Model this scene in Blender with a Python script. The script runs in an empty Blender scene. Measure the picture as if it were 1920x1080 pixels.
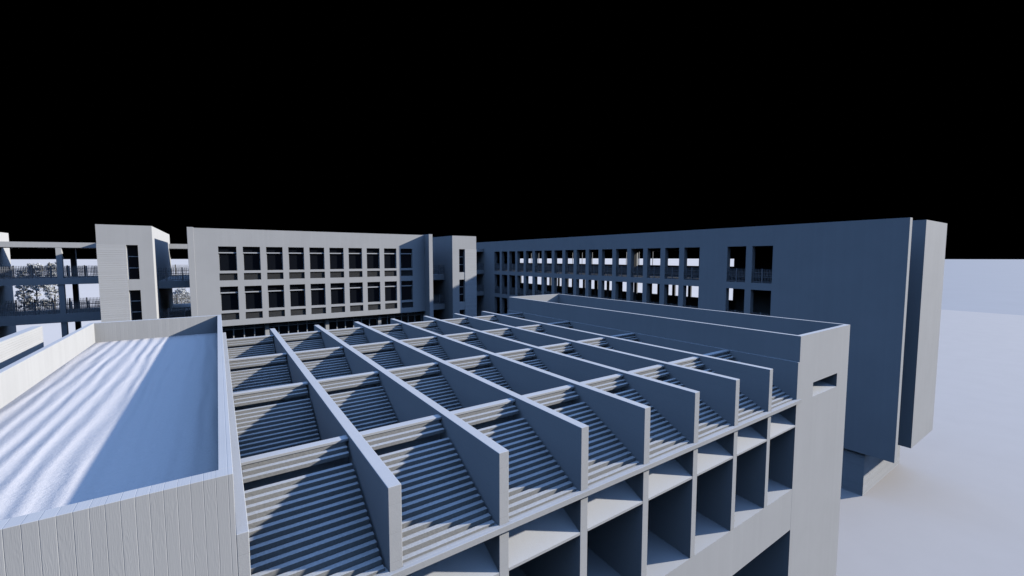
import bpy, bmesh, math, random
from mathutils import Vector, noise

random.seed(7)
scene = bpy.context.scene
C = scene.collection
H = 3.6          # metres per hall unit (camera height above the fin tops)
T = 2.5          # metres per unit of the taller buildings (their roof height above the camera)
ZC = 16.375      # camera height above the ground


# ------------------------------------------------------------------ helpers
class MB:
    """collects boxes, prisms and quads into one mesh"""
    def __init__(self):
        self.v, self.f = [], []

    def box(self, x0, x1, y0, y1, z0, z1):
        if x1 < x0: x0, x1 = x1, x0
        if y1 < y0: y0, y1 = y1, y0
        if z1 < z0: z0, z1 = z1, z0
        n = len(self.v)
        self.v += [(x0, y0, z0), (x1, y0, z0), (x1, y1, z0), (x0, y1, z0),
                   (x0, y0, z1), (x1, y0, z1), (x1, y1, z1), (x0, y1, z1)]
        for q in ((0, 3, 2, 1), (4, 5, 6, 7), (0, 1, 5, 4), (1, 2, 6, 5), (2, 3, 7, 6), (3, 0, 4, 7)):
            self.f.append(tuple(n + i for i in q))
        return self

    def prism_x(self, prof, x0, x1):
        """profile of (y, z) points, counter-clockwise seen from +X, extruded along X"""
        a = sum(prof[i][0] * prof[(i + 1) % len(prof)][1] - prof[(i + 1) % len(prof)][0] * prof[i][1] for i in range(len(prof)))
        if a < 0: prof = prof[::-1]
        n, k = len(self.v), len(prof)
        self.v += [(x0, y, z) for y, z in prof] + [(x1, y, z) for y, z in prof]
        self.f.append(tuple(n + i for i in range(k))[::-1])
        self.f.append(tuple(n + k + i for i in range(k)))
        for i in range(k):
            j = (i + 1) % k
            self.f.append((n + i, n + j, n + k + j, n + k + i))
        return self

    def prism_z(self, prof, z0, z1):
        """plan of (x, y) points extruded along Z"""
        a = sum(prof[i][0] * prof[(i + 1) % len(prof)][1] - prof[(i + 1) % len(prof)][0] * prof[i][1] for i in range(len(prof)))
        if a < 0: prof = prof[::-1]
        n, k = len(self.v), len(prof)
        self.v += [(x, y, z0) for x, y in prof] + [(x, y, z1) for x, y in prof]
        self.f.append(tuple(n + i for i in range(k))[::-1])
        self.f.append(tuple(n + k + i for i in range(k)))
        for i in range(k):
            j = (i + 1) % k
            self.f.append((n + i, n + j, n + k + j, n + k + i))
        return self

    def holed(self, axis, p0, p1, u0, u1, z0, z1, holes):
        """upright wall between the planes p0 and p1 of AXIS ('x' or 'y'), with rectangular openings (u0,u1,z0,z1)"""
        us = sorted({u0, u1, *[h[0] for h in holes], *[h[1] for h in holes]})
        zs = sorted({z0, z1, *[h[2] for h in holes], *[h[3] for h in holes]})
        us = [u for u in us if u0 <= u <= u1]; zs = [z for z in zs if z0 <= z <= z1]
        nu, nz = len(us) - 1, len(zs) - 1
        def solid(i, j):
            if i < 0 or j < 0 or i >= nu or j >= nz: return False
            cu, cz = (us[i] + us[i + 1]) / 2, (zs[j] + zs[j + 1]) / 2
            return not any(h[0] < cu < h[1] and h[2] < cz < h[3] for h in holes)
        idx = {}
        def vid(i, j, s):
            k = (i, j, s)
            if k not in idx:
                p = (p0, p1)[s]
                idx[k] = len(self.v)
                self.v.append((p, us[i], zs[j]) if axis == 'x' else (us[i], p, zs[j]))
            return idx[k]
        flip = axis == 'x'
        def add(q):
            self.f.append(tuple(q[::-1]) if flip else tuple(q))
        for i in range(nu):
            for j in range(nz):
                if not solid(i, j): continue
                add([vid(i, j, 0), vid(i + 1, j, 0), vid(i + 1, j + 1, 0), vid(i, j + 1, 0)])
                add([vid(i, j, 1), vid(i, j + 1, 1), vid(i + 1, j + 1, 1), vid(i + 1, j, 1)])
                if not solid(i - 1, j): add([vid(i, j, 0), vid(i, j + 1, 0), vid(i, j + 1, 1), vid(i, j, 1)])
                if not solid(i + 1, j): add([vid(i + 1, j, 0), vid(i + 1, j, 1), vid(i + 1, j + 1, 1), vid(i + 1, j + 1, 0)])
                if not solid(i, j - 1): add([vid(i, j, 0), vid(i, j, 1), vid(i + 1, j, 1), vid(i + 1, j, 0)])
                if not solid(i, j + 1): add([vid(i, j + 1, 0), vid(i + 1, j + 1, 0), vid(i + 1, j + 1, 1), vid(i, j + 1, 1)])
        return self

    def build(self, name, mat, parent=None, bevel=0.0):
        me = bpy.data.meshes.new(name)
        me.from_pydata(self.v, [], self.f)
        me.materials.append(mat)
        me.update()
        bm = bmesh.new(); bm.from_mesh(me)
        bmesh.ops.recalc_face_normals(bm, faces=bm.faces)
        bm.to_mesh(me); bm.free()
        o = bpy.data.objects.new(name, me)
        C.objects.link(o)
        if parent is not None:
            o.parent = parent
            root = parent
            off = Vector(parent.location)
            while root.parent is not None:
                root = root.parent; off += Vector(root.location)
            o.location = -off
        if bevel:
            b = o.modifiers.new('edge', 'BEVEL'); b.width = bevel; b.segments = 2; b.limit_method = 'ANGLE'
        return o


def empty(name, loc, label, cat, group=None):
    o = bpy.data.objects.new(name, None)
    o.empty_display_size = 0.5
    o.location = loc
    C.objects.link(o)
    o['label'] = label; o['category'] = cat
    if group: o['group'] = group
    return o


# ------------------------------------------------------------------ materials
ROUGH = 0.0
def new_mat(name):
    m = bpy.data.materials.new(name); m.use_nodes = True
    nt = m.node_tree
    b = nt.nodes['Principled BSDF']
    b.inputs['Roughness'].default_value = 0.85
    b.inputs['Specular IOR Level'].default_value = 0.15
    b.inputs['Diffuse Roughness'].default_value = ROUGH
    return m, nt, b


class NT:
    def __init__(self, nt): self.nt = nt
    def node(self, t, **kw):
        n = self.nt.nodes.new(t)
        for k, v in kw.items(): setattr(n, k, v)
        return n
    def math(self, op, a, b=None, c=None, clamp=False):
        n = self.nt.nodes.new('ShaderNodeMath'); n.operation = op; n.use_clamp = clamp
        for i, x in enumerate((a, b, c)):
            if x is None: continue
            if isinstance(x, (int, float)): n.inputs[i].default_value = x
            else: self.nt.links.new(x, n.inputs[i])
        return n.outputs[0]
    def link(self, a, b): self.nt.links.new(a, b)
    def comb(self, x, y, z):
        n = self.nt.nodes.new('ShaderNodeCombineXYZ')
        for i, v in enumerate((x, y, z)):
            if isinstance(v, (int, float)): n.inputs[i].default_value = v
            else: self.nt.links.new(v, n.inputs[i])
        return n.outputs[0]
    def noise(self, vec, scale, detail=3.0, rough=0.5):
        n = self.nt.nodes.new('ShaderNodeTexNoise')
        n.inputs['Scale'].default_value = scale; n.inputs['Detail'].default_value = detail; n.inputs['Roughness'].default_value = rough
        self.nt.links.new(vec, n.inputs['Vector'])
        return n.outputs['Fac']


def surface_coords(N):
    """world position, and the horizontal coordinate that runs along an upright face"""
    g = N.node('ShaderNodeNewGeometry')
    sp = N.node('ShaderNodeSeparateXYZ'); N.link(g.outputs['Position'], sp.inputs[0])
    sn = N.node('ShaderNodeSeparateXYZ'); N.link(g.outputs['True Normal'], sn.inputs[0])
    side = N.math('GREATER_THAN', N.math('ABSOLUTE', sn.outputs[0]), 0.6)
    mx = N.node('ShaderNodeMix'); mx.data_type = 'FLOAT'
    N.link(side, mx.inputs[0]); N.link(sp.outputs[0], mx.inputs[2]); N.link(sp.outputs[1], mx.inputs[3])
    return g.outputs['Position'], sp, sn, mx.outputs[0]


def board_concrete(name, base, width, horizontal=False, grain=1.0, groove=1.0, tone=0.05, bump=0.6, dist=0.01):
    """concrete cast against boards: grooves, a level and tone per board, and wood grain with knots"""
    m, nt, b = new_mat(name); N = NT(nt)
    pos, sp, sn, u = surface_coords(N)
    z = sp.outputs[2]
    a, l = (z, u) if horizontal else (u, z)
    s = N.math('DIVIDE', a, width)
    pid = N.math('FLOOR', s)
    fr = N.math('FRACT', s)
    wn = N.node('ShaderNodeTexWhiteNoise', noise_dimensions='1D'); N.link(pid, wn.inputs['W'])
    rnd = wn.outputs['Value']
    e = N.math('MINIMUM', fr, N.math('SUBTRACT', 1.0, fr))
    gv = N.math('SUBTRACT', 1.0, N.math('DIVIDE', e, 0.035, clamp=True))          # 1 in the joint
    gr = N.noise(N.comb(N.math('MULTIPLY', a, 9.0), N.math('MULTIPLY', l, 1.1), N.math('MULTIPLY', rnd, 57.0)), 1.0, 2.0, 0.45)
    knot = N.noise(N.comb(N.math('MULTIPLY', a, 4.0), N.math('MULTIPLY', l, 1.6), N.math('MULTIPLY', rnd, 91.0)), 1.0, 1.0, 0.4)
    knot = N.math('MULTIPLY', N.math('SUBTRACT', knot, 0.50), 6.0, clamp=True)
    rings = N.math('MULTIPLY', N.math('SINE', N.math('MULTIPLY', gr, 80.0)), N.math('ADD', 0.10, N.math('MULTIPLY', knot, 0.45)))
    fine = N.noise(N.comb(N.math('MULTIPLY', a, 120.0), N.math('MULTIPLY', l, 5.0), rnd), 1.0, 3.0, 0.6)
    blot = N.noise(pos, 0.55, 4.0, 0.55)
    h = N.math('MULTIPLY', rings, 0.16 * grain)
    h = N.math('ADD', h, N.math('MULTIPLY', fine, 0.55 * grain))
    h = N.math('ADD', h, N.math('MULTIPLY', rnd, 0.45 * groove))
    h = N.math('SUBTRACT', h, N.math('MULTIPLY', gv, 0.9 * groove))
    bp = N.node('ShaderNodeBump'); bp.inputs['Strength'].default_value = bump; bp.inputs['Distance'].default_value = dist
    N.link(h, bp.inputs['Height']); N.link(bp.outputs[0], b.inputs['Normal'])
    v = N.math('ADD', 1.0 - tone * 0.5, N.math('MULTIPLY', rnd, tone))
    v = N.math('ADD', v, N.math('MULTIPLY', N.math('SUBTRACT', blot, 0.5), 0.14))
    mul = N.node('ShaderNodeMix'); mul.data_type = 'RGBA'; mul.blend_type = 'MULTIPLY'
    mul.inputs[0].default_value = 1.0; mul.inputs[6].default_value = (*base, 1)
    N.link(N.comb(v, v, v), mul.inputs[7]); N.link(mul.outputs[2], b.inputs['Base Color'])
    return m


def cast_concrete(name, base, joint=0.48, speck=0.10, bump=0.35, grain=55.0):
    """plain cast concrete with faint level joints and a sandy surface"""
    m, nt, b = new_mat(name); N = NT(nt)
    pos, sp, sn, u = surface_coords(N)
    fr = N.math('FRACT', N.math('DIVIDE', N.math('ADD', sp.outputs[2], N.math('MULTIPLY', N.noise(pos, 2.0), 0.01)), joint))
    e = N.math('MINIMUM', fr, N.math('SUBTRACT', 1.0, fr))
    up = N.math('LESS_THAN', N.math('ABSOLUTE', sn.outputs[2]), 0.5)
    gv = N.math('MULTIPLY', N.math('SUBTRACT', 1.0, N.math('DIVIDE', e, 0.012, clamp=True)), up)
    n1 = N.noise(pos, grain, 4.0, 0.65)
    n2 = N.noise(pos, 6.0, 4.0, 0.55)
    n3 = N.noise(pos, 0.7, 3.0, 0.5)
    h = N.math('ADD', N.math('MULTIPLY', n1, 0.6), N.math('MULTIPLY', n2, 0.5))
    h = N.math('SUBTRACT', h, N.math('MULTIPLY', gv, 0.6))
    bp = N.node('ShaderNodeBump'); bp.inputs['Strength'].default_value = bump; bp.inputs['Distance'].default_value = 0.012
    N.link(h, bp.inputs['Height']); N.link(bp.outputs[0], b.inputs['Normal'])
    v = N.math('ADD', 1.0, N.math('MULTIPLY', N.math('SUBTRACT', n1, 0.5), speck * 2))
    v = N.math('ADD', v, N.math('MULTIPLY', N.math('SUBTRACT', n3, 0.5), 0.12))
    v = N.math('SUBTRACT', v, N.math('MULTIPLY', gv, 0.10))
    mul = N.node('ShaderNodeMix'); mul.data_type = 'RGBA'; mul.blend_type = 'MULTIPLY'
    mul.inputs[0].default_value = 1.0; mul.inputs[6].default_value = (*base, 1)
    N.link(N.comb(v, v, v), mul.inputs[7]); N.link(mul.outputs[2], b.inputs['Base Color'])
    return m


def roof_membrane(name, base):
    """flat roof sheet laid in long strips, gently rippled, with a sandy finish"""
    m, nt, b = new_mat(name); N = NT(nt)
    pos, sp, sn, u = surface_coords(N)
    x, y = sp.outputs[0], sp.outputs[1]
    warp = N.noise(N.comb(N.math('MULTIPLY', x, 0.9), N.math('MULTIPLY', y, 0.16), 0.0), 1.0, 2.0, 0.5)
    ph = N.math('ADD', N.math('DIVIDE', x, 0.37), N.math('MULTIPLY', warp, 1.6))
    wave = N.math('SINE', N.math('MULTIPLY', ph, 2 * math.pi))
    amp = N.noise(N.comb(N.math('MULTIPLY', x, 1.6), N.math('MULTIPLY', y, 0.35), 4.0), 1.0, 3.0, 0.6)
    grit = N.noise(pos, 17.0, 4.0, 0.75)
    cross = N.noise(N.comb(N.math('MULTIPLY', x, 0.6), N.math('MULTIPLY', y, 9.0), 2.0), 1.0, 3.0, 0.6)
    h = N.math('MULTIPLY', wave, N.math('MULTIPLY', amp, 0.023))
    h = N.math('ADD', h, N.math('MULTIPLY', grit, 0.010))
    h = N.math('ADD', h, N.math('MULTIPLY', cross, 0.016))
    bp = N.node('ShaderNodeBump'); bp.inputs['Strength'].default_value = 1.0; bp.inputs['Distance'].default_value = 1.0
    N.link(h, bp.inputs['Height']); N.link(bp.outputs[0], b.inputs['Normal'])
    v = N.math('ADD', 1.0, N.math('MULTIPLY', N.math('SUBTRACT', grit, 0.5), 0.15))
    mul = N.node('ShaderNodeMix'); mul.data_type = 'RGBA'; mul.blend_type = 'MULTIPLY'
    mul.inputs[0].default_value = 1.0; mul.inputs[6].default_value = (*base, 1)
    N.link(N.comb(v, v, v), mul.inputs[7]); N.link(mul.outputs[2], b.inputs['Base Color'])
    return m


def plain(name, base, rough=0.7, spec=0.3, var=0.08, scale=3.0):
    m, nt, b = new_mat(name); N = NT(nt)
    b.inputs['Roughness'].default_value = rough; b.inputs['Specular IOR Level'].default_value = spec
    g = N.node('ShaderNodeNewGeometry')
    n = N.noise(g.outputs['Position'], scale, 4.0, 0.6)
    v = N.math('ADD', 1.0, N.math('MULTIPLY', N.math('SUBTRACT', n, 0.5), var * 2))
    mul = N.node('ShaderNodeMix'); mul.data_type = 'RGBA'; mul.blend_type = 'MULTIPLY'
    mul.inputs[0].default_value = 1.0; mul.inputs[6].default_value = (*base, 1)
    N.link(N.comb(v, v, v), mul.inputs[7]); N.link(mul.outputs[2], b.inputs['Base Color'])
    return m


CL = (0.625, 0.625, 0.62)
GROUND, FIELD, YARD = (0.86, 0.785, 0.70), (0.48, 0.48, 0.485), (0.60, 0.565, 0.53)
M = {
    'near_board': board_concrete('board_marked_concrete', CL, 0.1285, grain=0.8, groove=1.0, tone=0.05, bump=0.55, dist=0.005),
    'board': board_concrete('fine_board_concrete', CL, 0.20, grain=0.4, groove=0.8, tone=0.025, bump=0.32, dist=0.006),
    'siding': board_concrete('horizontal_board_concrete', (0.72, 0.72, 0.715), 0.166, horizontal=True, grain=0.1, groove=3.0, tone=0.06, bump=1.0, dist=0.02),
    'fine_siding': board_concrete('narrow_level_boards', (0.62, 0.62, 0.615), 0.083, horizontal=True, grain=0.1, groove=1.5, tone=0.05, bump=0.7, dist=0.01),
    'cast': cast_concrete('cast_concrete', CL, bump=0.3),
    'slat': cast_concrete('sandy_precast_concrete', (0.60, 0.595, 0.575), joint=50.0, speck=0.32, bump=0.35, grain=26.0),
    'roof': roof_membrane('rippled_roof_sheet', (0.79, 0.745, 0.71)),
    'flat': plain('smooth_concrete', CL, 0.85, 0.2, 0.06, 1.2),
    'inside': plain('shade_toned_interior', (0.30, 0.30, 0.30), 0.9, 0.1, 0.05),  # concrete tone lowered, so the gloom of the rooms is partly in the colour
    'dark': plain('shade_toned_partition', (0.04, 0.04, 0.042), 0.8, 0.2, 0.05),  # near-black colour puts shade into the partitions, which the sun would light
    'glass': plain('dark_window_glass', (0.010, 0.012, 0.017), 0.35, 0.12, 0.05, 0.5),
    'frame': plain('grey_window_frame', (0.68, 0.69, 0.70), 0.5, 0.4, 0.05),
    'metal': plain('grey_painted_metal', (0.30, 0.31, 0.33), 0.5, 0.4, 0.05),
    'grille': plain('dark_grey_grille', (0.12, 0.12, 0.12), 0.6, 0.3, 0.05),
    'bark': plain('pale_bark', (0.30, 0.29, 0.28), 0.9, 0.1, 0.2, 8.0),
    'leaf': plain('grey_leaves', (0.72, 0.73, 0.72), 0.8, 0.2, 0.3, 1.5),
}


# ------------------------------------------------------------------ ground
def ground_material():
    m, nt, b = new_mat('pale_ground'); N = NT(nt)
    b.inputs['Roughness'].default_value = 0.9; b.inputs['Specular IOR Level'].default_value = 0.1
    b.inputs['Diffuse Roughness'].default_value = 0.0
    g = N.node('ShaderNodeNewGeometry')
    a = N.noise(g.outputs['Position'], 0.02, 4.0, 0.55)
    c = N.noise(g.outputs['Position'], 1.3, 4.0, 0.6)
    v = N.math('ADD', 1.0, N.math('MULTIPLY', N.math('SUBTRACT', a, 0.5), 0.10))
    v = N.math('ADD', v, N.math('MULTIPLY', N.math('SUBTRACT', c, 0.5), 0.05))
    mul = N.node('ShaderNodeMix'); mul.data_type = 'RGBA'; mul.blend_type = 'MULTIPLY'
    mul.inputs[0].default_value = 1.0; mul.inputs[6].default_value = (*GROUND, 1)
    N.link(N.comb(v, v, v), mul.inputs[7]); N.link(mul.outputs[2], b.inputs['Base Color'])
    return m


gm = ground_material()
me = bpy.data.meshes.new('ground')
R = 6000.0
me.from_pydata([(-R, -R, 0), (R, -R, 0), (R, R, 0), (-R, R, 0)], [], [(0, 1, 2, 3)])
me.materials.append(gm)
o = bpy.data.objects.new('ground', me); C.objects.link(o); o['kind'] = 'structure'
# greyer ground on the near side of the school: an open field and, on it, a levelled yard whose straight edge shows at the right
def sheet(name, pts, z, mat):
    b = MB(); b.v = [(x, y, z) for x, y in pts]; b.f = [tuple(range(len(pts)))]
    o = b.build(name, mat); o['kind'] = 'structure'
    return o
fm = plain('grey_field', FIELD, 0.9, 0.1, 0.05, 0.05)
ym = plain('levelled_yard', YARD, 0.9, 0.1, 0.05, 0.3)
sheet('field', [(-250, -3000), (5800, -3000), (5800, 2050), (200, 70), (-250, 70)], 0.012, fm)
sheet('yard', [(-200, -300), (75.0 * T, -300), (75.0 * T, 62), (-200, 62)], 0.024, ym)


# ------------------------------------------------------------------ the louvred hall
def hz(z): return ZC + z * H
def tz(z): return ZC + z * T

hall = empty('school_hall', (2.3 * H, 4.3 * H, 0),
             'low concrete hall with tall roof fins over stepped louvres between two flat parapet blocks', 'hall')
X0, X1, YF, YB = 0.016 * H, 4.603 * H, 1.78 * H, 6.85 * H

# left block: board-marked walls with an upstand round a flat roof
def ring(xa, xb, ya, yb, t, z0, z1):
    m = MB()
    m.holed('y', ya, ya + t, xa, xb, z0, z1, [])
    m.holed('y', yb - t, yb, xa, xb, z0, z1, [])
    m.holed('x', xa, xa + t, ya + t, yb - t, z0, z1, [])
    m.holed('x', xb - t, xb, ya + t, yb - t, z0, z1, [])
    return m

LBX0 = -1.265 * H
lw = MB()
lt = 0.062 * H
lw.box(LBX0, X0, YF, YF + lt, 0, hz(-.77))
lw.box(LBX0, X0, 6.88 * H, 6.94 * H, 0, hz(-.77))
lw.box(LBX0, -1.222 * H, YF + lt, 6.88 * H, 0, hz(-.77))
lw.box(-.028 * H, X0, YF + lt, 6.88 * H, 0, hz(-.77))
lw.build('parapet_wall', M['near_board'], hall, bevel=0.005)
rf = MB(); rf.box(-1.222 * H, -.028 * H, YF + lt, 6.88 * H, hz(-1.06), hz(-1.0)); rf.build('roof', M['roof'], hall)

# right block, its wall stepping out above the fins, with a slot window in the front
RX0, RXs, RX1 = 4.603 * H, 4.634 * H, 5.91 * H
SL = (4.972 * H, 5.60 * H, hz(-1.425), hz(-1.275))
rb = MB()
pt = 0.045 * H
rb.holed('y', YF, YF + .20 * H, RXs, RX1, hz(-1.9), hz(-1.017), [SL])
rb.box(RX0, RX1, YF, YF + .20 * H, 0, hz(-1.9))
rb.box(RX0, RXs, YF, YF + .20 * H, hz(-1.9), hz(-1.017))
rb.box(RXs, RX1, YF, YF + pt, hz(-1.017), hz(-.762))
rb.box(RX0, RXs, YF + .20 * H, 6.83 * H, 0, hz(-1.017))
rb.box(RXs, RXs + pt, YF + pt, 6.83 * H, hz(-1.017), hz(-.762))
rb.box(RX1 - pt, RX1, YF + .20 * H, 6.83 * H, 0, hz(-1.017))
rb.box(RX1 - pt, RX1, YF + pt, 6.83 * H, hz(-1.017), hz(-.762))
rb.box(RXs, RX1 - pt, 6.83 * H - pt, 6.83 * H, 0, hz(-1.017))
rb.box(RXs + pt, RX1 - pt, 6.83 * H - pt, 6.83 * H, hz(-1.017), hz(-.762))
end = rb.build('end_wall', M['board'], hall)
MB().box(RXs + .002, RX1 - pt - .002, YF + .2 * H, 6.83 * H - pt - .002, hz(-1.12), hz(-1.03)).build('roof', M['flat'], hall)
sw = MB()
sw.box(SL[0], SL[1], YF + .17 * H, YF + .18 * H, SL[2], SL[3])
win = sw.build('slot_window', M['glass'], hall)
sf = MB(); sf.box(SL[0] + .05, SL[0] + .09, YF + .14 * H, YF + .17 * H, SL[2] + .2, SL[3]); sf.build('frame', M['frame'], win)
ss = MB(); ss.prism_x([(YF + .003, SL[2]), (YF + .169 * H, SL[2]), (YF + .169 * H, SL[2] + .035 * H)], SL[0] + .002, SL[1] - .002)
ss.build('sill', M['board'], win)

# fins, each carried down to the sill band at the front
FW = 0.0605 * H
fx = [0.571 * H + i * 0.5762 * H for i in range(7)]
for x in [-0.005 * H] + fx:
    x0 = x if x > 0 else X0
    x1 = x + FW
    f = MB()
    f.prism_x([(YF, hz(-2.287)), (YF + 1.15 * H, hz(-2.287)), (YF + 1.15 * H, hz(-2.0)), (YB, hz(-2.0)), (YB, hz(-1.0)), (YF, hz(-1.0))], x0, x1)
    f.build('fin', M['cast'], hall, bevel=0.008)
edges = [(-0.005 * H + FW, fx[0])] + [(fx[i] + FW, fx[i + 1]) for i in range(6)] + [(fx[6] + FW, RX0)]
caps = [2.455 + 1.2915 * r for r in range(4)]
dy, dz = 0.0367, 0.0186
for bi, (xa, xb) in enumerate(edges):
    g = 0.004 * H
    for r, yc in enumerate(caps):
        low = 1.79 if r == 0 else caps[r - 1] + 0.16
        cb = MB(); cb.box(xa + .001, xb - .001, yc * H, (yc + .056) * H, hz(-1.034), hz(-1.018))
        cb.box(xa + .001, xb - .001, (yc + .03) * H, (yc + .054) * H, hz(-2.0), hz(-1.034))
        cb.build('cap_beam', M['cast'], hall, bevel=0.006)
        lp = MB(); k = 0
        while True:
            y = yc + .004 - dy * k; z = -1.0355 - dz * k
            if y < low: break
            if k != 3:
                yd = min(y + .0275, yc + .028)
                th = .024 if k == 2 else .046
                lp.prism_x([(y * H, hz(z)), (yd * H, hz(z)), (yd * H, hz(z - th)), ((y + .27 * th) * H, hz(z - th))], xa + g, xb - .015 * H)
            k += 1
        lp.build('louvre_panel', M['slat'], hall, bevel=0.004)
        yl = YF + .0 if r == 0 else (caps[r - 1] + .09) * H
        zb = -1.30
        yt = (yc + .029) * H
        zl = zb - .485 * (yt - yl) / H
        sp_ = MB(); sp_.prism_x([(yl, hz(zl)), (yt, hz(zb)), (yt, hz(zb - .016)), (yl, hz(zl - .016))], xa + .002, xb - .002)
        sp_.build('soffit_panel', M['cast'], hall)
gt = MB()
gt.prism_x([(1.778 * H, hz(-1.384)), (1.778 * H, hz(-1.416)), (1.756 * H, hz(-1.416)), (1.754 * H, hz(-1.381))], X0 + .003, 4.655 * H)
for xa, xb in edges: gt.prism_x([(1.7785 * H, hz(-1.384)), (1.7785 * H, hz(-1.416)), (1.83 * H, hz(-1.416)), (1.83 * H, hz(-1.39))], xa + .003, xb - .003)
gt.build('gutter_ledge', M['cast'], hall, bevel=0.006)
# sill band, sloped sills, recess glazing behind the fins
bd = MB()
bd.box(-0.005 * H + FW, RX0, YF + .002, YF + .9 * H, hz(-2.71), hz(-2.289))
bd.box(X0 + .003, RX0, YF + .9 * H, YB, hz(-2.71), hz(-2.5))
bd.box(X0 + .003, -0.005 * H + FW, YF + .002, YF + .9 * H, hz(-2.71), hz(-2.289))
bd.build('sill_band', M['board'], hall)
for xa, xb in edges:
    s_ = MB(); s_.prism_x([(YF + .004, hz(-2.2885)), (YF + .9 * H, hz(-2.2885)), (YF + .9 * H, hz(-2.24))], xa + .002, xb - .002)
    s_.build('sill', M['flat'], hall)
    wv = MB(); wv.box(xa + .002, xb - .002, YF + .9 * H, YF + .93 * H, hz(-2.24), hz(-1.0 - .6 + .1))
    w_ = wv.build('recess_window', M['glass'], hall)
    fr = MB()
    fr.box(xa + .004, xa + .07, YF + .88 * H, YF + .899 * H, hz(-2.24), hz(-1.5)); fr.box(xb - .07, xb - .004, YF + .88 * H, YF + .899 * H, hz(-2.24), hz(-1.5))
    fr.box((xa + xb) / 2 - .03, (xa + xb) / 2 + .03, YF + .88 * H, YF + .899 * H, hz(-2.24), hz(-1.5))
    fr.box(xa + .07, xb - .07, YF + .885 * H, YF + .897 * H, hz(-1.92), hz(-1.90))
    fr.build('frame', M['frame'], w_)
gf = MB()
gf.box(X0 + .003, RX0 - .003, YF + 1.4 * H, YF + 1.45 * H, 0, hz(-2.71)); gf.build('ground_floor_wall', M['inside'], hall)
bk = MB(); bk.box(X0 + .003, RX0 - .003, YB - .2, YB + .02, 0, hz(-1.5)); bk.build('back_wall', M['board'], hall)

# the long low wall beside the hall, faced with level boards
sidew = empty('side_wall', (-1.64 * H, 4.0 * H, 0), 'long pale wall clad in level boards running beside the rippled flat roof', 'wall')
a = MB(); a.box(-1.68 * H, -1.60 * H, 1.2 * H, 6.71 * H, 0, hz(-.742)); a.build('wall_body', M['fine_siding'], sidew, bevel=.01)


# ------------------------------------------------------------------ railing
def rail(parent, axis, p, u0, u1, z, pitch=0.11, post=1.25, hgt=1.12, mat='metal', posts=True):
    m = MB()
    def bx(ua, ub, za, zb, t):
        if axis == 'y': m.box(ua, ub, p - t, p + t, za, zb)
        else: m.box(p - t, p + t, ua, ub, za, zb)
    for zz, t in ((z + .10, .018), (z + .48, .018), (z + .62, .014), (z + .84, .022)):
        bx(u0, u1, zz - .02, zz + .02, t)
    n = max(1, int((u1 - u0) / pitch))
    for i in range(n + 1):
        u = u0 + (u1 - u0) * i / n
        bx(u - .016, u + .016, z + .03, z + hgt, .016)
    if posts:
        k = max(1, round((u1 - u0) / post))
        for i in range(k):
            u = u0 + (u1 - u0) * (i + .5) / k
            bx(u - .045, u + .045, z, z + hgt + .03, .045)
    return m.build('railing', M[mat], parent)


# ------------------------------------------------------------------ the classroom block behind the hall
block = empty('classroom_block', (3.5 * T, 20 * T, 0),
              'pale three storey block with two rows of ten dark windows facing the hall', 'school building')
YC = 17.95 * T
wins = []
for i in range(10):
    x0 = (0.042 + 0.7215 * i) * T; x1 = x0 + .530 * T
    for fl in range(2):
        d = -1.402 * fl
        wins.append((x0, x1, tz(.388 + d), tz(-.46 + d), tz(-.548 + d), tz(-.797 + d)))
holes = []
for x0, x1, a, b, c, d in wins: holes += [(x0, x1, b, a), (x0, x1, d, c)]
fw = MB(); fw.holed('y', YC, YC + .32, -.62 * T, 7.64 * T, tz(-2.405), tz(1.0), holes)
fw.build('front_wall', M['board'], block)
for x0, x1 in ((-.795 * T, -.62 * T), (7.64 * T, 7.815 * T)):
    y0 = YC - (.02 if x0 < 0 else .47 * T)
    s_ = MB(); s_.box(x0, x1, y0, 22.6 * T, 0, tz(1.02)); s_.build('side_fin', M['board'], block, bevel=.01)
bd = MB()
bd.box(-.62 * T, 7.64 * T, YC + 1.2, 22.6 * T, tz(-6.4), tz(.9))
bd.box(-.62 * T, 7.64 * T, YC + .32, YC + 1.2, tz(-2.405), tz(-2.30))
bd.box(-.62 * T, 7.64 * T, YC + .32, YC + 1.2, tz(.55), tz(.93))
bd.build('wall_body', M['inside'], block)
for x0, x1, a, b, c, d in wins:
    p = MB(); p.box(x0 + .002, x1 - .002, YC + .24, YC + .27, b + .002, a - .002)
    w = p.build('window', M['glass'], block)
    t = MB(); t.box(x0 + .003, x1 - .003, YC + .09, YC + .235, a - .238 * T, a - .200 * T)
    t.box(x0 + .003, x0 + .05, YC + .18, YC + .235, b + .003, a - .25 * T)
    t.box(x1 - .05, x1 - .003, YC + .18, YC + .235, b + .003, a - .24 * T)
    t.build('transom', M['frame'], w)
    g = MB(); n = 13
    for k in range(n):
        zz = d + (c - d) * (k + .5) / n
        g.prism_x([(YC + .10, zz - .016), (YC + .15, zz + .012), (YC + .15, zz + .018), (YC + .10, zz - .010)], x0 + .002, x1 - .002)
    g.box(x0 + .003, x1 - .003, YC + .20, YC + .22, d + .003, c - .003)
    g.build('vent_panel', M['grille'], w)
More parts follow.
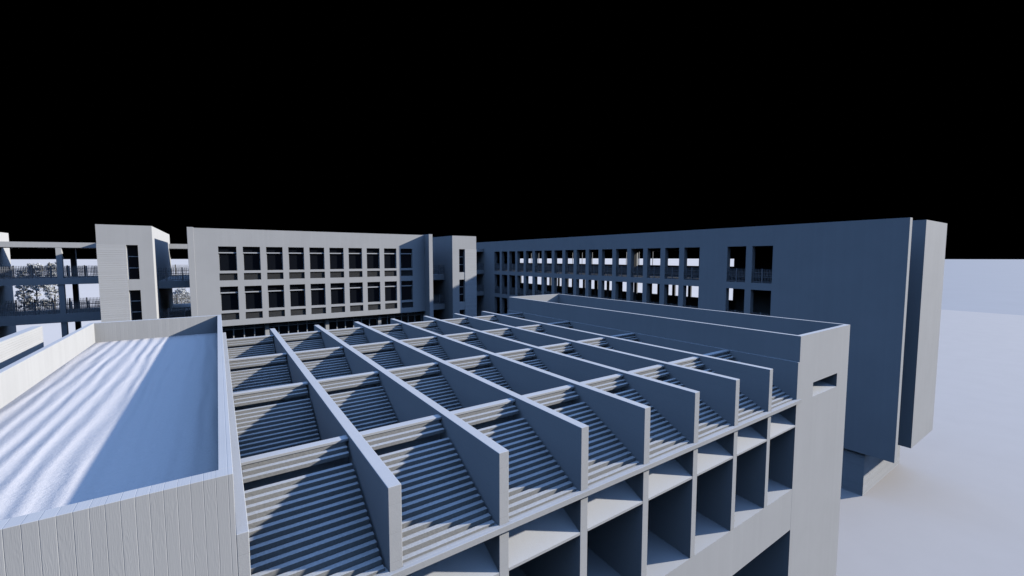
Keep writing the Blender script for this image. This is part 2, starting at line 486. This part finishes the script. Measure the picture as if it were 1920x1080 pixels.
# glazed ground floor set back under the wall
YG = 18.35 * T
for i in range(4):
    xa, xb = (-.6 + 2.105 * i) * T, min((-.6 + 2.105 * i + 1.97) * T, 7.6 * T)
    gl = MB(); gl.box(xa, xb, YG + .12, YG + .15, tz(-6.4), tz(-2.31))
    w = gl.build('shopfront_glazing', M['glass'], block)
    fr = MB(); n = 6
    for k in range(n + 1):
        x = xa + (xb - xa) * k / n
        fr.box(x - .045, x + .045, YG - .02, YG + .118, tz(-6.4), tz(-2.31))
    for zz in (-2.60, -3.7, -4.9):
        fr.box(xa, xb, YG, YG + .10, tz(zz) - .04, tz(zz) + .04)
    for k in range(n):
        x = xa + (xb - xa) * k / n
        for j in range(3):
            z0 = tz(-2.56) + j * .2
            fr.prism_x([(YG + .02, z0), (YG + .10, z0 + .1), (YG + .10, z0 + .12), (YG + .02, z0 + .02)], x + .05, x + (xb - xa) / n - .05)
    fr.build('frame', M['frame'], w)
    if i < 3:
        cm = MB(); cm.box(xb + .005, xb + .135 * T - .005, YG - .35, YG + .2, tz(-6.55), tz(-2.41)); cm.build('column', M['flat'], block)


# ------------------------------------------------------------------ stair towers
def stair_tower(label, xa, xb, y0, y1, ztop, strip, side, clad):
    """strip: (x0, x1) of the stair window; clad: (x0, x1) of the level boarding on the front"""
    t = empty('stair_tower', ((xa + xb) / 2 * T, (y0 + y1) / 2 * T, 0), label, 'stair tower', 'stair towers of the school')
    hs = []
    for k in range(4):
        hs.append((strip[0] * T, strip[1] * T, tz(-.68 - 1.385 * k), tz(.39 - 1.41 * k)))
    w = MB(); w.holed('y', y0 * T, y0 * T + .45, xa * T, xb * T, 0, tz(ztop), hs)
    w.box(xa * T, xa * T + .25, y0 * T + .45, y1 * T, 0, tz(ztop))
    w.box(xb * T - .25, xb * T, y0 * T + .45, y1 * T, 0, tz(ztop))
    w.box(xa * T + .25, xb * T - .25, y1 * T - .25, y1 * T, 0, tz(ztop))
    w.build('wall', M['board'], t)
    r = MB(); r.box(xa * T + .25, xb * T - .25, y0 * T + .45, y1 * T - .25, tz(ztop - .2), tz(ztop - .12)); r.build('roof', M['flat'], t)
    c = MB(); c.box(clad[0] * T, clad[1] * T, y0 * T - .035, y0 * T - .001, 0, tz(.395)); c.build('cladding', M['siding'], t)
    for h in hs:
        if h[2] < 3: continue
        g = MB(); g.box(h[0] + .002, h[1] - .002, y0 * T + .36, y0 * T + .39, h[2] + .002, h[3] - .002)
        g_ = g.build('window', M['glass'], t)
        f = MB()
        for q in (1, 2):
            zz = h[2] + (h[3] - h[2]) * q / 3
            f.box(h[0] + .003, h[1] - .003, y0 * T + .28, y0 * T + .355, zz - .03, zz + .03)
        f.box(h[0] + .003, h[0] + .05, y0 * T + .28, y0 * T + .355, h[2] + .003, h[3] - .003)
        f.build('frame', M['frame'], g_)
    return t

stair_tower('grey stair tower with level boarding left of its slit window, standing before the open corridor', -2.97, -1.672, 17.7, 23.9, 1.0, (-2.305, -2.03), 1, (-2.975, -2.31))
stair_tower('grey stair tower half in shadow between the windowed block and the long dark wing', 8.86, 10.11, 17.65, 22.5, 1.0, (9.205, 9.485), -1, (9.50, 10.115))
t = empty('stair_tower', (-7.6 * T, 23.5 * T, 0), 'white sunlit tower at the far end of the open corridor, cut by the frame edge', 'stair tower', 'stair towers of the school')
m = MB(); m.box(-8.4 * T, -7.0 * T, 17.9 * T, 26.2 * T, 0, tz(1.0)); m.build('wall', M['board'], t)
m = MB(); m.box(-8.4 * T, -7.0 * T, 17.9 * T, 17.95 * T, tz(1.0), tz(1.03)); m.build('coping', M['flat'], t)


# ------------------------------------------------------------------ open corridors
CY0, CY1 = 23.3 * T, 25.4 * T
DZ = [(-.78, -1.03), (-2.16, -2.50)]
cor = empty('open_corridor', (-5 * T, 24.4 * T, 0), 'two level open corridor on tall columns with spiked railings, left of the stair tower', 'corridor')
m = MB(); m.box(-7.0 * T + .01, -.8 * T, CY0, CY1, tz(.385), tz(.585)); m.build('roof_slab', M['board'], cor)
for za, zb in DZ:
    m = MB(); m.box(-7.0 * T + .01, -.8 * T, CY0 - .05, CY1 + .05, tz(zb), tz(za)); m.build('deck', M['board'], cor)
    rail(cor, 'y', CY0 + .06, -7.0 * T + .05, -2.99 * T, tz(za))
    rail(cor, 'y', CY1 - .06, -7.0 * T + .05, -.85 * T, tz(za))
for yy in (CY0 + .02, CY1 - .42):
    m = MB(); m.box(-5.06 * T, -4.90 * T, yy, yy + .4, 0, tz(.385)); m.build('column', M['flat'], cor)

def landing(label, xa, xb, y0, y1):
    l = empty('stair_landing', ((xa + xb) / 2 * T, y0 * T, 0), label, 'landing', 'landings beside the stair towers')
    for za, zb in ((-.80, -1.05), (-2.2, -2.45), (-3.62, -3.87)):
        m = MB(); m.box(xa * T + .01, xb * T - .01, y0 * T, y1 * T, tz(zb), tz(za)); m.build('deck', M['board'], l)
        rail(l, 'y', y0 * T + .08, xa * T + .03, xb * T - .03, tz(za), post=1.4)
    return l
landing('railed landings between the sunlit side of the boarded stair tower and the windowed block', -1.672, -.795, 18.72, 23.2)
landing('shaded railed landings squeezed between the windowed block and the half shadowed stair tower', 7.815, 8.86, 18.5, 21.5)
rc = empty('open_corridor', (12.2 * T, 24.5 * T, 0), 'dark short corridor joining the half shadowed stair tower to the long wing', 'corridor')
for za, zb in ((.58, .385), (-.80, -1.05), (-2.2, -2.45)):
    m = MB()
    y0 = 23.9 * T; xa, xb = 10.11 * T, 14.26 * T
    m.box(xa, xb - .02, y0, y0 + 2 * T, tz(zb), tz(za))
    m.build('deck', M['board'], rc)
    if za < 0:
        rail(rc, 'y', y0 + .06, xa + .02, xb - .05, tz(za), post=1.4)
m = MB(); m.box(10.11 * T, 14.25 * T, 25.9 * T, 26.0 * T, 0, tz(.38)); m.build('back_wall', M['inside'], rc)


# ------------------------------------------------------------------ the long wing on the right
wing = empty('classroom_wing', (16 * T, 14 * T, 0),
             'long four storey wing in blue shade with open galleries and a tall blank slab end', 'school building')
WX, WT = 14.27 * T, .20 * T
WXb, WXe = 15.48 * T, 17.71 * T
op = []
ys = [9.445 + .8245 * i for i in range(17)]
ops_y = [(6.37, 6.995), (7.19, 7.815)] + [(y - .617, y) for y in ys]
holes = []
for y0, y1 in ops_y:
    for fl in range(3):
        holes.append((y0 * T, y1 * T, tz(-.815 - 1.41 * fl), tz(.372 - 1.41 * fl)))
fw = MB(); fw.holed('x', WX, WX + WT, 3.2 * T, 27 * T, tz(-5.33), tz(1.0), holes)
fw.build('front_wall', M['board'], wing)
# the closed head at the near end, set back behind the slab
eb = MB()
eb.box(WXb, WXe, 3.145 * T, 6.2 * T, tz(-5.23), tz(1.0))
gb = MB(); gb.box(WX + WT, WXe, 27 * T, 27.1 * T, 0, tz(.98)); gb.build('gable_wall', M['board'], wing)
eb.build('end_wall', M['board'], wing)
# floors, roof
for z0, z1 in ((.56, .80), (-.86, -1.03), (-2.27, -2.44), (-3.68, -3.85), (-5.1, -5.27)):
    s_ = MB(); s_.box(WX + WT, WXe, 6.2 * T, 27 * T, tz(min(z0, z1)), tz(max(z0, z1)))
    s_.box(WX + WT, WXb, 4.6 * T, 6.2 * T, tz(min(z0, z1)), tz(max(z0, z1)))
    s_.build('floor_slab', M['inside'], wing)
# window wall on the far side: sill, head, slim posts
for fl in range(3):
    d = -1.41 * fl
    w = MB()
    w.box(WXe - .2, WXe, 6.2 * T, 27 * T, tz(-.86 + d), tz(-.37 + d))
    w.box(WXe - .2, WXe, 6.2 * T, 27 * T, tz(.31 + d), tz(.56 + d))
    w.box(WXe - .2, WXe, 6.2 * T, 9.36 * T, tz(-.37 + d), tz(.31 + d))
    if fl:
        y = 15.48 - .8245 * 7
        while y < 26.9:
            w.box(WXe - .2, WXe, (y - .07) * T, (y + .07) * T, tz(-.37 + d), tz(.31 + d)); y += .8245
    w.box(WXe - .2, WXe, 25.15 * T, 27 * T, tz(-.37 + d), tz(.31 + d))
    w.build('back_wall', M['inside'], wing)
    if fl == 0:
        y = 15.06 - .8245 * 6
        while y < 26.9:
            p = MB(); p.box(WXe - .13, WXe - .07, y * T - .035, y * T + .035, tz(-.37 + d), tz(.31 + d)); p.build('mullion', M['frame'], wing); y += .8245
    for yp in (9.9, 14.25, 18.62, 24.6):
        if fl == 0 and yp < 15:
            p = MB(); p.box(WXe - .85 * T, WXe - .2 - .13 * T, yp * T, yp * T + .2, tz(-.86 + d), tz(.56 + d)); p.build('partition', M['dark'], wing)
        p = MB(); p.box(WXe - .2 - .13 * T, WXe - .2, yp * T - .01, yp * T + .21, tz(-.86 + d), tz(.56 + d)); p.build('pier', M['flat'], wing)
    if fl:
        cw = MB()
        hs = [((15.2 + .8245 * k) * T, (15.2 + .8245 * k + .70) * T, tz(-.5 + d), tz(.3 + d)) for k in range(-8, 14)] + [(8.12 * T, 8.46 * T, tz(-.5 + d), tz(.3 + d))]
        cw.holed('x', WXb, WXb + .12, 6.2 * T, 27 * T, tz(-.86 + d), tz(.56 + d), hs)
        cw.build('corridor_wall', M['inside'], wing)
for y0, y1 in ops_y:
    for fl in range(2):
        rail(wing, 'x', WX + .12, y0 * T + .02, y1 * T - .02, tz(-.815 - 1.41 * fl), post=1.6, posts=True)
# ground level plinth under the overhang
pl = MB(); pl.box(14.345 * T, 17.62 * T, 3.83 * T, 27 * T, 0.02, tz(-5.34)); pl.build('plinth', M['siding'], wing)
ct = MB(); ct.box(WX + .003, 17.62 * T, 3.75 * T, 27 * T, tz(-5.335), tz(-5.27)); ct.build('plinth_top', M['flat'], wing)


# ------------------------------------------------------------------ trees
def crown_mesh(seed, h, r, n, leaf, shape):
    rnd = random.Random(seed); v, f = [], []
    clumps = []
    for i in range(110):
        t = rnd.random() ** .8
        if shape == 'tall': rad = r * (1.0 - .62 * t) * (.25 + .75 * math.sqrt(rnd.random()))
        else: rad = r * math.sin(math.pi * (.12 + .83 * t)) * math.sqrt(rnd.random())
        a = rnd.random() * 2 * math.pi
        clumps.append((rad * math.cos(a), rad * math.sin(a), h * (.16 + .84 * t), r * (.10 + .16 * rnd.random())))
    for i in range(n):
        cx, cy, cz, cr = clumps[rnd.randrange(len(clumps))]
        d = Vector((rnd.gauss(0, 1), rnd.gauss(0, 1), rnd.gauss(0, .8))).normalized() * cr * rnd.random() ** .35
        p = Vector((cx, cy, cz)) + d
        nrm = (d.normalized() + Vector((rnd.uniform(-1, 1), rnd.uniform(-1, 1), rnd.uniform(-.3, 1)))).normalized()
        t1 = nrm.orthogonal().normalized(); t2 = nrm.cross(t1)
        s = leaf * rnd.uniform(.6, 1.3); a = rnd.random() * 6.28
        e1 = (t1 * math.cos(a) + t2 * math.sin(a)) * s; e2 = (t2 * math.cos(a) - t1 * math.sin(a)) * s * .6
        k = len(v)
        v += [tuple(p - e1), tuple(p - e2), tuple(p + e1), tuple(p + e2)]
        f.append((k, k + 1, k + 2, k + 3))
    me = bpy.data.meshes.new('crown'); me.from_pydata(v, [], f); me.materials.append(M['leaf']); return me

def trunk_mesh(seed, h, r):
    rnd = random.Random(seed); v, f = [], []
    def tube(p0, p1, r0, r1):
        d = (p1 - p0).normalized(); a = d.orthogonal().normalized(); b = d.cross(a); k = len(v); n = 7
        for p, rr in ((p0, r0), (p1, r1)):
            for i in range(n):
                t = 2 * math.pi * i / n; v.append(tuple(p + (a * math.cos(t) + b * math.sin(t)) * rr))
        for i in range(n):
            j = (i + 1) % n; f.append((k + i, k + j, k + n + j, k + n + i))
    p = Vector((0, 0, 0)); segs = 6
    for s in range(segs):
        q = Vector((rnd.uniform(-.1, .1), rnd.uniform(-.1, .1), h * .9 * (s + 1) / segs))
        tube(p, q, h * .018 * (1 - s / segs * .85), h * .018 * (1 - (s + 1) / segs * .85)); 
        if s >= 1:
            for k in range(3):
                a = rnd.random() * 6.28
                tube(q, q + Vector((math.cos(a), math.sin(a), .7)) * r * .75 * (1 - s / segs * .6), h * .007, h * .002)
        p = q
    me = bpy.data.meshes.new('trunk'); me.from_pydata(v, [], f); me.materials.append(M['bark']); return me

def tree(x, y, h, r, label, seed, shape='tall', n=8000, leaf=.15, group='trees beyond the school buildings'):
    t = empty('tree', (x, y, 0), label, 'tree', group)
    for nm, me in (('crown', crown_mesh(seed, h, r, n, leaf, shape)), ('trunk', trunk_mesh(seed, h, r))):
        o = bpy.data.objects.new(nm, me); C.objects.link(o); o.parent = t
    return t

tree(-43.9, 171.3, 13.0, 1.9, 'grey leafy tree beside the white tower, leftmost of the three beyond the corridor', 1)
tree(-40.6, 168.0, 14.6, 3.0, 'broad grey leafy tree in the middle of the three beyond the open corridor', 2, n=10500)
tree(-36.6, 165.0, 15.2, 2.1, 'grey leafy tree half hidden by the corridor column, rightmost of the three', 3)
tree(-9.0, 154.0, 7.4, 3.4, 'small round grey tree seen through the landing gap beside the stair tower', 4, 'round', 5000)
tree(70.0, 72.0, 7.0, 2.6, 'sparse grey tree behind the long wing, seen through its lower windows', 5, 'tall', 3500)

# ------------------------------------------------------------------ light, sky
SKY_POW, SKY_GAIN = 2.2, 4.9
sun_vec = Vector((1.0, -.40, .4418)).normalized()
el = math.asin(sun_vec.z)
az = math.atan2(sun_vec.x, sun_vec.y)          # from +Y towards +X
world = bpy.data.worlds.new('World'); scene.world = world; world.use_nodes = True
wn = world.node_tree
bg = wn.nodes['Background']
sky = wn.nodes.new('ShaderNodeTexSky'); sky.sky_type = 'NISHITA'; sky.sun_disc = False
sky.sun_elevation = el; sky.sun_rotation = az; sky.altitude = 0; sky.air_density = 1.0; sky.dust_density = 0.2; sky.ozone_density = 4.2
# a clear deep-blue sky that is brightest overhead
NW = NT(wn)
tc = wn.nodes.new('ShaderNodeTexCoord'); sz = wn.nodes.new('ShaderNodeSeparateXYZ'); wn.links.new(tc.outputs['Generated'], sz.inputs[0])
up = NW.math('MULTIPLY', NW.math('POWER', NW.math('MAXIMUM', sz.outputs[2], 0.0), SKY_POW), SKY_GAIN)
vm = wn.nodes.new('ShaderNodeVectorMath'); vm.operation = 'SCALE'
wn.links.new(sky.outputs[0], vm.inputs[0]); wn.links.new(up, vm.inputs['Scale'])
tint = wn.nodes.new('ShaderNodeVectorMath'); tint.operation = 'MULTIPLY'; tint.inputs[1].default_value = (1.08, 1.03, 1.05)
wn.links.new(vm.outputs[0], tint.inputs[0]); wn.links.new(tint.outputs[0], bg.inputs[0]); bg.inputs[1].default_value = 0.12
sd = bpy.data.lights.new('sun', 'SUN'); sd.energy = 4.5; sd.angle = math.radians(1.2); sd.color = (1.0, .962, .905)
so = bpy.data.objects.new('sun', sd); C.objects.link(so); so.rotation_euler = sun_vec.to_track_quat('Z', 'Y').to_euler()

cam = bpy.data.cameras.new('camera'); cam.lens = 15.0; cam.sensor_width = 36.0; cam.clip_end = 20000; cam.clip_start = .05
co = bpy.data.objects.new('camera', cam); C.objects.link(co)
co.location = (0, 0, ZC)
co.rotation_euler = (math.radians(90 - 4.0754), 0, math.radians(-34.586))
scene.camera = co

scene.view_settings.view_transform = 'Standard'; scene.view_settings.look = 'None'
scene.view_settings.gamma = 1.0; scene.view_settings.exposure = 0.0
scene.render.engine = 'CYCLES'
scene.cycles.max_bounces = 4; scene.cycles.diffuse_bounces = 0; scene.cycles.glossy_bounces = 2
scene.render.film_transparent = True
scene.render.image_settings.file_format = 'PNG'
scene.render.image_settings.color_mode = 'RGB'
